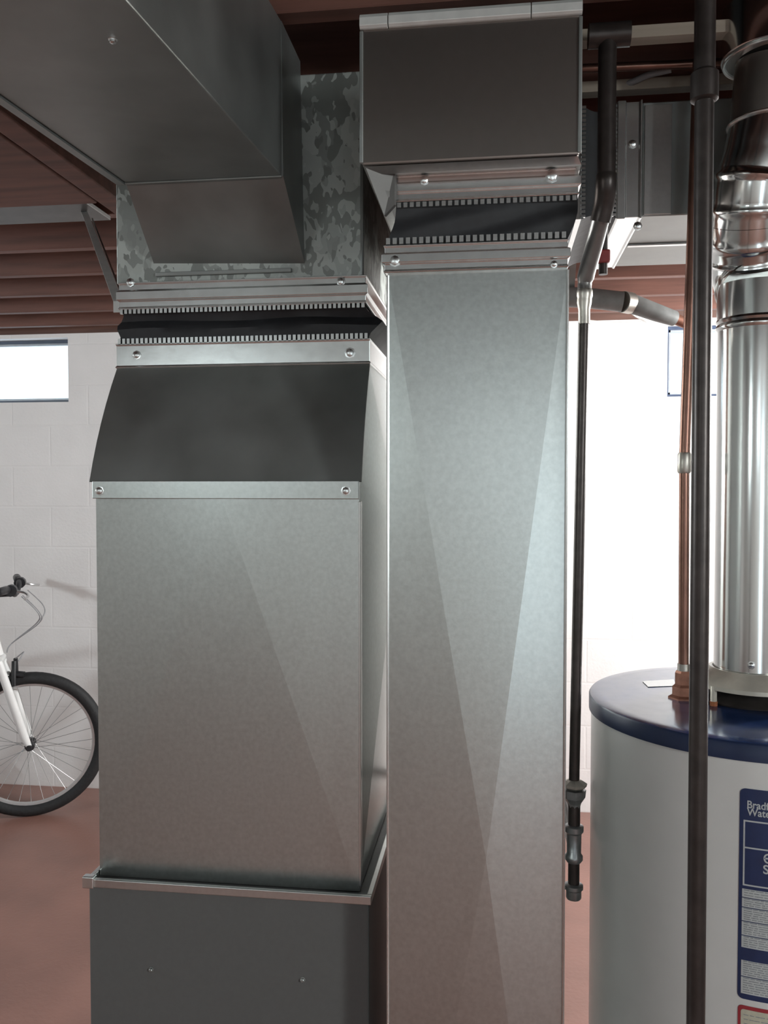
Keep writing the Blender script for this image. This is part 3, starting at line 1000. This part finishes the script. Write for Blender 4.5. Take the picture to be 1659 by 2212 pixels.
LW = 0.25
lab = patch('front_label', 0, LW, zfor(2160), zfor(1704), 0.0008, 'label_blue', wh, rad=0.008)
PX = 1.235 / 1850.0
def sx_(px):
    return (px - 1596) * PX
wrap_text('label_text', 'Bradford White', sx_(1610), zfor(1745), 0.0155, 'label_white', lab, off=0.00025, sx=0.88)
wrap_text('label_text', 'Water Heaters', sx_(1611), zfor(1761), 0.0155, 'label_white', lab, off=0.00025, sx=0.88)
wrap_text('label_text', '\u0404nergy', sx_(1644), zfor(1859), 0.0185, 'label_white', lab, off=0.0003)
wrap_text('label_text', 'Saver', sx_(1644), zfor(1882), 0.0185, 'label_white', lab, off=0.0003)
def outline(s0, s1, z0, z1, w, extra=()):
    patch('label_border', s0, s1, z1 - w, z1, 0.0012, 'label_white', lab)
    patch('label_border', s0, s1, z0, z0 + w, 0.0012, 'label_white', lab)
    patch('label_border', s0, s0 + w, z0 + w, z1 - w, 0.0012, 'label_white', lab, n=1)
    patch('label_border', s1 - w, s1, z0 + w, z1 - w, 0.0012, 'label_white', lab, n=1)
    for e_ in extra:
        patch('label_border', s0 + w, s1 - w, e_, e_ + w, 0.0012, 'label_white', lab)
outline(sx_(1604), LW - 0.007, zfor(1914), zfor(1772), 0.0022, (zfor(1833),))
rows = [(1921, 1939), (1941, 1960), (1962, 1990), (1992, 2021), (2023, 2048), (2076, 2110), (2112, 2148)]
tiny = bmesh.new()
for y0_, y1_ in rows:
    patch('label_panel', sx_(1603), LW - 0.007, zfor(y1_), zfor(y0_), 0.0012, 'label_white', lab)
    nl = max(3, int((y1_ - y0_) / 4.6))
    for i in range(nl):
        zc = zfor(y0_ + (y1_ - y0_) * (i + 0.6) / (nl + 0.25))
        s = sx_(1607)
        while s < LW - 0.02:
            l_ = random.uniform(0.004, 0.014)
            rr = [[cyl(q_, zc, 0.0012), cyl(q_, zc, 0.0014), cyl(q_, zc + 0.0013, 0.0014), cyl(q_, zc + 0.0013, 0.0012)] for q_ in (s, s + l_)]
            loft(rr, tiny)
            s += l_ + 0.0015
o = build('fine_print', tiny, M['label_grey'], lab)
tag(o, kind='stuff')
lab2 = patch('red_bordered_label', 0.001, LW, zfor(2420), zfor(2174), 0.0008, 'label_red', wh, rad=0.006)
patch('label_panel', 0.005, LW - 0.004, zfor(2412), zfor(2182), 0.0012, 'label_cream', lab2, rad=0.004)
tiny = bmesh.new()
for i in range(22):
    zc = zfor(2194 + i * 9.5)
    s = 0.009
    while s < LW - 0.02:
        l_ = random.uniform(0.004, 0.014)
        rr = [[cyl(q_, zc, 0.0012), cyl(q_, zc, 0.0014), cyl(q_, zc + 0.001, 0.0014), cyl(q_, zc + 0.001, 0.0012)] for q_ in (s, s + l_)]
        loft(rr, tiny)
        s += l_ + 0.002
tag(build('fine_print', tiny, M['label_grey'], lab2), kind='stuff')

# ===== copper water pipe =====
cw = thing('copper_pipe', (np_.x, np_.y, lz + 0.05), 'reddish copper water pipe rising from the water heater lid', 'pipe')
cb0 = Vector((np_.x, np_.y, lz + 0.045))
zc = PY(1477, 1000, np_.y).z
ct = Vector((PY(1507, 250, np_.y).x, np_.y, Z_J - 0.03))
midp = Vector((PY(1478, 1005, np_.y).x, np_.y, zc))
build('lower_pipe', tube([cb0, midp], 0.0088, 18), M['copper'], cw, smooth=True)
build('upper_pipe', tube([midp, ct], 0.0092, 18), M['copper'], cw, smooth=True)
build('coupling', tube([midp + Vector((0, 0, -0.018)), midp + Vector((0, 0, -0.015)), midp + Vector((0.0003, 0, 0.015)), midp + Vector((0.0003, 0, 0.018))], [0.010, 0.0115, 0.0115, 0.010], 18), M['solder'], cw, smooth=True)
build('solder_ring', tube([cb0 + Vector((0, 0, -0.002)), cb0 + Vector((0, 0, 0.018))], 0.0105, 18), M['solder'], cw, smooth=True)

# ===== black iron pipe in front of the heater =====
BYp = 1.10
b0 = PY(1503, 2180, BYp); b1 = PY(1521, 260, BYp)
slope = (b1 - b0) / (b1.z - b0.z)
pb_ = b0 + slope * (0.0 - b0.z); pt_ = b0 + slope * (Z_J - 0.0 - b0.z)
bp = thing('iron_pipe', pb_, 'dark brown-black vertical iron pipe in front of the water heater', 'pipe')
build('pipe', tube([pb_, b0 + slope * (2.0 - b0.z)], 0.0113, 24), M['iron'], bp, smooth=True)
pc = b0 + slope * (2.0 - b0.z)
build('coupling', tube([pc + slope * -0.004, pc + slope * -0.001, pc + slope * 0.03, pc + slope * 0.034], [0.0125, 0.0165, 0.0165, 0.0125], 24), M['iron'], bp, smooth=True)
build('upper_pipe', tube([pc + slope * 0.02, pt_ + slope * 0.1], 0.0125, 24), M['iron'], bp, smooth=True)
build('floor_flange', lathe([(0.04, 0), (0.04, 0.006), (0.02, 0.009), (0.018, 0.02)], (pb_.x, pb_.y, 0.0), 20), M['iron'], bp, smooth=True)

# ===== flue pipe =====
fl_ = thing('vent_pipe', (HC.x, HC.y, ht), 'shiny galvanized round vent pipe with elbows rising from the water heater', 'vent pipe')
FR = 0.0625
fz_ = lambda py, d=1.5: PD(1622, py, d).z
base = Vector((HC.x, HC.y, ht - 0.002))
z700 = fz_(700)
def C(px, py, d):
    return PD(px, py, d)
build('lower_section', tube([base, Vector((HC.x, HC.y, z700))], FR, 64), M['flue'], fl_, smooth=True)
build('crimped_joint', lathe([(FR, z700 - 0.016), (FR + 0.003, z700 - 0.012), (FR + 0.003, z700 - 0.008), (FR + 0.0005, z700 - 0.004), (FR + 0.0035, z700), (FR + 0.001, z700 + 0.005)], (HC.x, HC.y, 0), 64), M['flue'], fl_, smooth=True)
z625 = fz_(628)
build('middle_section', tube([Vector((HC.x, HC.y, z700)), Vector((HC.x, HC.y, z625 + 0.004))], FR + 0.0015, 64), M['flue'], fl_, smooth=True)
ctr = [Vector((HC.x, HC.y, z625)), C(1622, 592, 1.497), C(1621, 550, 1.485), C(1621, 505, 1.465), C(1625, 445, 1.445), C(1632, 390, 1.432), C(1645, 332, 1.422), C(1657, 268, 1.415)]
rr_ = [FR + 0.0005, FR + 0.002, FR + 0.0025, FR + 0.002, FR + 0.001, FR, FR - 0.003, FR - 0.004]
# adjustable elbow: one bent tube with raised seam beads
K_ = 12
sp = smoothpath(ctr, K_)
rs_ = []
beads = {3: 0.0025, 4: 0.004, 5: 0.0025, 21: 0.002, 22: 0.0035, 23: 0.002, 33: 0.002, 34: 0.0035, 35: 0.002, 46: 0.002, 47: 0.0035, 48: 0.002, 60: 0.003, 61: 0.0045, 62: 0.003}
for i in range(len(sp)):
    u_ = i / K_
    a_ = min(int(u_), 6)
    rs_.append(rr_[a_] + (rr_[a_ + 1] - rr_[a_]) * (u_ - a_) + beads.get(i, 0))
k1 = 41
build('lower_elbow', tube(sp[:k1 + 1], rs_[:k1 + 1], 64), M['flue'], fl_, smooth=True)
build('offset_elbow', tube(sp[k1:], rs_[k1:], 64), M['flue'], fl_, smooth=True)
c7 = ctr[7]
c8 = C(1668, 132, 1.40)
build('upper_elbow', tube([c7, c8], [FR - 0.004, FR - 0.006], 64), M['boxsteel'], fl_, smooth=True)
def ringbead(c_, r_, w_=0.003):
    pts_ = [c_ + Vector((r_ * math.cos(2 * math.pi * k_ / 64), r_ * math.sin(2 * math.pi * k_ / 64), 0)) for k_ in range(65)]
    return build('seam_bead', tube(pts_, w_, 8), M['bright'], fl_, smooth=True)
ringbead(c7, FR - 0.002)
c9 = Vector((c8.x + 0.002, c8.y, Z_J + 0.02))
build('top_collar', tube([c8 + Vector((0, 0, 0.001)), c8 + Vector((0, 0, 0.006)), c9], [FR + 0.006, FR + 0.016, FR + 0.018], 64), M['flue'], fl_, smooth=True)
ringbead(c8 + Vector((0, 0, 0.002)), FR + 0.012, 0.0025)
# screw low on the pipe
sa = (CAM - base).xy.normalized()
sq = Vector((HC.x + sa.x * FR, HC.y + sa.y * FR, fz_(1450, 1.43) + 0.008))
screw(sq, fl_, nrm=(sa.x, sa.y, 0), r=0.005)

# ===== overhead pipes and strips at upper right =====
def hbar(name, label, cat, px0, px1, py0, py1, z, th_, m, round_=True, group=None, x1=None):
    a_ = PZ(px0, py0, z); b_ = PZ(px1, py1, z)
    if x1 is not None:
        b_ = Vector((x1, a_.y + (b_.y - a_.y) * (x1 - a_.x) / (b_.x - a_.x), z))
    if round_:
        o_ = build(name, tube([a_, b_], th_, 14), M[m], smooth=True)
    else:
        o_ = build(name, boxm((a_.x, a_.y - th_, z - 0.0), (b_.x, a_.y + th_, z + 0.02)), M[m], bevel=0.001)
    return tag(o_, label, cat, group)


hbar('wood_strip', 'pale wooden strip overhead at upper right, nearest the top of the picture', 'wood strip', 1256, 1500, 98, 94, Z_J - 0.022, 0.014, 'lightwood', False, x1=WALL_R - 0.1)
hbar('wood_strip', 'pale wooden strip overhead just above the branch duct', 'wood strip', 1250, 1500, 207, 205, Z_J - 0.0225, 0.014, 'lightwood', False, x1=WALL_R - 0.1)
hbar('copper_line', 'dull red copper line running left to right under the joists at upper right', 'pipe', 1256, 1500, 148, 138, Z_J - 0.009, 0.0075, 'copper', True, x1=WALL_R - 0.1)
pts = [PZ(1320, 188, Z_J - 0.006), PZ(1360, 180, Z_J - 0.010), PZ(1400, 162, Z_J - 0.006), PZ(1450, 150, Z_J - 0.004)]
tag(build('grey_cable', tube(smoothpath(pts), 0.006, 10), M['cablegrey'], smooth=True), 'short grey cable sagging below the joists at upper right', 'cable')

# insulated pipe near the far right joists
INY = 2.75
pts = [PY(1180, 640, INY), PY(1262, 643, INY), PY(1345, 652, INY), PY(1362, 655, INY + 0.02), PY(1420, 676, INY + 0.03), PY(1456, 688, INY + 0.06)]
ip = thing('insulated_pipe', pts[0], 'grey insulated pipe below the orange-lit joists at right, bending down beside the right window', 'pipe')
build('straight_sleeve', tube(pts[:3], 0.031, 24), M['foam'], ip, smooth=True)
build('joint_band', tube([pts[2], pts[3]], 0.033, 24), M['solder'], ip, smooth=True)
build('bent_sleeve', tube(pts[3:], [0.030, 0.027, 0.024], 24), M['foam'], ip, smooth=True)
sx0 = pts[1]
build('pipe_strap', strip([Vector((sx0.x - 0.04, INY, sx0.z + 0.028)), Vector((sx0.x - 0.04, 2.62, Z_J + 0.002))], Vector((0.01, 0, 0)), 0.002), M['oldsteel'], ip)
build('bare_end', tube([pts[-1], PY(1485, 700, INY + 0.08)], 0.017, 20), M['copper_fit'], ip, smooth=True)
pts = [PY(1235, 672, 3.6), PY(1290, 690, 3.6), PY(1340, 694, 3.6), PY(1390, 692, 3.6), PY(1400, 682, 3.58)]
tag(build('white_cable', tube(smoothpath([PY(1265, 692, 3.9), PY(1330, 697, 3.9), PY(1400, 695, 3.9), PY(1440, 688, 3.9)]), 0.004, 8), M['whitecable'], smooth=True), 'thin white cable sagging along the top of the far wall at right', 'cable')
tag(build('white_conduit', tube(smoothpath([PY(1350, 660, 2.76), PY(1358, 664, 2.80), PY(1372, 680, 2.95), PY(1400, 694, 3.0), PY(1420, 700, 3.1)]), 0.006, 8), M['whitecable'], smooth=True), 'thin white curved cable hanging under the grey insulated pipe', 'cable')

# ===== bicycle =====
WR = 0.335
H = PZ(66, 1607, WR)
print('bike hub', H)
ST = R(24)
bk = thing('bicycle', (H.x, H.y, 0), 'white bicycle with black tyres parked along the far wall at left', 'bicycle')


def wheel(c, ang, parent, nm):
    u = Vector((math.cos(ang), math.sin(ang), 0)); w_ = Vector((-math.sin(ang), math.cos(ang), 0)); zv = Vector((0, 0, 1))
    def circ(r_, off=0.0, n=72):
        return [c + u * r_ * math.cos(2 * math.pi * i / n) + zv * r_ * math.sin(2 * math.pi * i / n) + w_ * off for i in range(n + 1)]
    ty = build(nm, tube(circ(WR - 0.028), 0.028, 14), M['rubber'], parent, smooth=True)
    bm_ = bmesh.new()
    n = 72
    vs = []
    for i in range(n):
        a_ = 2 * math.pi * i / n
        e = u * math.cos(a_) + zv * math.sin(a_)
        vs.append([bm_.verts.new(c + e * r_ + w_ * o_) for r_, o_ in ((WR - 0.040, -0.013), (WR - 0.062, -0.011), (WR - 0.066, 0), (WR - 0.062, 0.011), (WR - 0.040, 0.013))])
    for i in range(n):
        a_, b_ = vs[i], vs[(i + 1) % n]
        for k_ in range(5):
            bm_.faces.new((a_[k_], a_[(k_ + 1) % 5], b_[(k_ + 1) % 5], b_[k_]))
    build('rim', bm_, M['alloy'], ty, smooth=True)
    build('hub', tube([c - w_ * 0.045, c - w_ * 0.04, c - w_ * 0.032, c - w_ * 0.028, c + w_ * 0.028, c + w_ * 0.032, c + w_ * 0.04, c + w_ * 0.045], [0.012, 0.022, 0.022, 0.014, 0.014, 0.022, 0.022, 0.012], 16), M['blackplastic'], ty, smooth=True)
    for i in range(32):
        a_ = 2 * math.pi * i / 32
        sgn = 1 if i % 2 else -1
        a2 = a_ + (0.55 if (i // 2) % 2 else -0.55)
        p0_ = c + w_ * 0.03 * sgn + (u * math.cos(a2) + zv * math.sin(a2)) * 0.02
        p1_ = c + (u * math.cos(a_) + zv * math.sin(a_)) * (WR - 0.062)
        build('spoke', tube([p0_, p1_], 0.0011, 5), M['steelwire'], ty)
    return ty


wheel(H, ST, bk, 'front_wheel')
RW = H + Vector((-1.06, 0.0, 0))
wheel(RW, 0.0, bk, 'rear_wheel')
u = Vector((math.cos(ST), math.sin(ST), 0)); wv = Vector((-math.sin(ST), math.cos(ST), 0)); Zv = Vector((0, 0, 1))
crown = H - u * 0.125 + Zv * 0.40
fk = build('fork_crown', tube([crown - wv * 0.062, crown + wv * 0.062], 0.020, 14), M['bikewhite'], bk, smooth=True)
for s in (-1, 1):
    build('fork_leg', tube([H + wv * 0.052 * s + u * 0.0, H + wv * 0.055 * s - u * 0.02 + Zv * 0.05, crown + wv * 0.055 * s], [0.012, 0.019, 0.0185], 14), M['bikewhite'], bk, smooth=True)
build('axle_end', tube([H - wv * 0.075, H - wv * 0.045], 0.013, 12), M['blackplastic'], bk, smooth=True)
hd = (crown - H + u * 0.03).normalized()
hb0 = crown + hd * 0.02; ht0 = crown + hd * 0.17
build('head_tube', tube([hb0, ht0], 0.022, 16), M['bikewhite'], bk, smooth=True)
stem = ht0 + hd * 0.13
build('stem', tube([ht0, stem, stem + u * 0.14 + Zv * 0.01], 0.015, 12), M['blackplastic'], bk, smooth=True)
bc = stem + u * 0.14 + Zv * 0.01
print('bar', bc, proj(bc), proj(crown))
rt = -wv
bar = build('handlebar', tube(smoothpath([bc - rt * 0.30 + Zv * 0.04 - u * 0.03, bc - rt * 0.12 + Zv * 0.035, bc - rt * 0.05, bc, bc + rt * 0.05, bc + rt * 0.12 + Zv * 0.035, bc + rt * 0.30 + Zv * 0.04 - u * 0.03], 4), 0.0125, 12), M['blackplastic'], bk, smooth=True)
for s in (-1, 1):
    g0 = bc + rt * 0.19 * s + Zv * 0.037 - u * 0.012; g1 = bc + rt * 0.31 * s + Zv * 0.041 - u * 0.032
    build('grip', tube([g0, g0 + (g1 - g0) * 0.05, g1 - (g1 - g0) * 0.05, g1], [0.015, 0.018, 0.018, 0.014], 14), M['blackplastic'], bar, smooth=True)
    l0 = bc + rt * 0.16 * s + Zv * 0.03
    build('brake_lever', tube(smoothpath([l0, l0 + u * 0.05 - Zv * 0.01, l0 + u * 0.075 + rt * 0.05 * s - Zv * 0.02, l0 + u * 0.07 + rt * 0.13 * s - Zv * 0.025], 4), 0.0055, 8), M['alloy'], bar, smooth=True)
    build('shifter', tube([l0 - rt * 0.02 * s, l0 + rt * 0.02 * s], 0.026, 12), M['blackplastic'], bar, smooth=True)
for k_, (dx, dl) in enumerate(((0.10, 0.16), (0.14, 0.10), (-0.1, 0.14))):
    st_ = bc + rt * dx + Zv * 0.0 + u * 0.04
    en = crown + u * 0.03 + Zv * 0.03
    build('brake_cable', tube(smoothpath([st_, st_ + u * 0.07 - Zv * 0.08, (st_ + en) / 2 + u * (0.07 + dl * 0.2), en + u * 0.02 + Zv * 0.04, en], 6), 0.0028, 6), M['cablegrey'], bk, smooth=True)
# brake arch over the front tyre
ba = H + (crown - H) * 0.86 + u * 0.045
for s in (-1, 1):
    build('brake_arm', tube([ba + wv * 0.045 * s - Zv * 0.06, ba + wv * 0.045 * s, ba + wv * 0.03 * s + Zv * 0.05], 0.010, 8), M['blackplastic'], bk, smooth=True)
    build('brake_pad', tube([ba + wv * 0.028 * s - Zv * 0.01 - u * 0.02, ba + wv * 0.028 * s - Zv * 0.02 + u * 0.04], 0.008, 8), M['blackplastic'], bk, smooth=True)
build('brake_noodle', tube(smoothpath([ba + wv * 0.03 + Zv * 0.05, ba + u * 0.04 + Zv * 0.085, ba - wv * 0.03 + Zv * 0.05 + u * 0.02], 6), 0.003, 6), M['cablegrey'], bk, smooth=True)
# frame
BB = RW + Vector((0.43, 0, -0.04)); SEAT = BB + Vector((-0.14, 0, 0.44)); SP = BB + Vector((-0.19, 0, 0.62))
hT = ht0 - hd * 0.02; hB = hb0 + hd * 0.02
for nm_, pp, rr0, mm in (('down_tube', [hB, BB], 0.020, 'bikewhite'), ('top_tube', [hT, SEAT], 0.017, 'bikewhite'), ('seat_tube', [BB, SEAT + Vector((-.005, 0, .02))], 0.017, 'bikewhite'), ('seat_post', [SEAT, SP], 0.013, 'alloy')):
    build(nm_, tube(pp, rr0, 14), M[mm], bk, smooth=True)
for s in (-1, 1):
    o_ = Vector((0, 0.06 * s, 0)); o2 = Vector((0, 0.02 * s, 0))
    build('chain_stay', tube([RW + o_, BB + o2], 0.009, 10), M['bikewhite'], bk, smooth=True)
    build('seat_stay', tube([RW + o_, SEAT + o2], 0.008, 10), M['bikewhite'], bk, smooth=True)
    cr = BB + Vector((0.0, 0.07 * s, 0)); ce = cr + Vector((0.15 * s, 0.01 * s, -0.07 * s))
    build('crank', tube([cr, ce], 0.010, 10), M['blackplastic'], bk, smooth=True)
    build('pedal', boxm(ce + Vector((-0.045, 0.01 * s, -0.01)), ce + Vector((0.045, 0.09 * s, 0.01))), M['blackplastic'], bk, bevel=0.003)
build('chainring', tube([BB + Vector((0, -0.055, 0)), BB + Vector((0, -0.05, 0))], 0.085, 32), M['steelwire'], bk, smooth=True)
build('bottom_bracket', tube([BB + Vector((0, -0.07, 0)), BB + Vector((0, 0.07, 0))], 0.02, 16), M['blackplastic'], bk, smooth=True)
rings = []
for s, wd, hh in ((-0.13, 0.070, 0.03), (-0.09, 0.078, 0.035), (-0.02, 0.05, 0.03), (0.06, 0.022, 0.025), (0.13, 0.014, 0.018)):
    c_ = SP + Vector((s, 0, 0.02))
    rings.append([c_ + Vector((0, wd * math.cos(a_ * math.pi / 6), hh * math.sin(a_ * math.pi / 6) * (1 if a_ < 7 else 0.6))) for a_ in range(12)])
build('saddle', loft(rings), M['blackplastic'], bk, smooth=True)
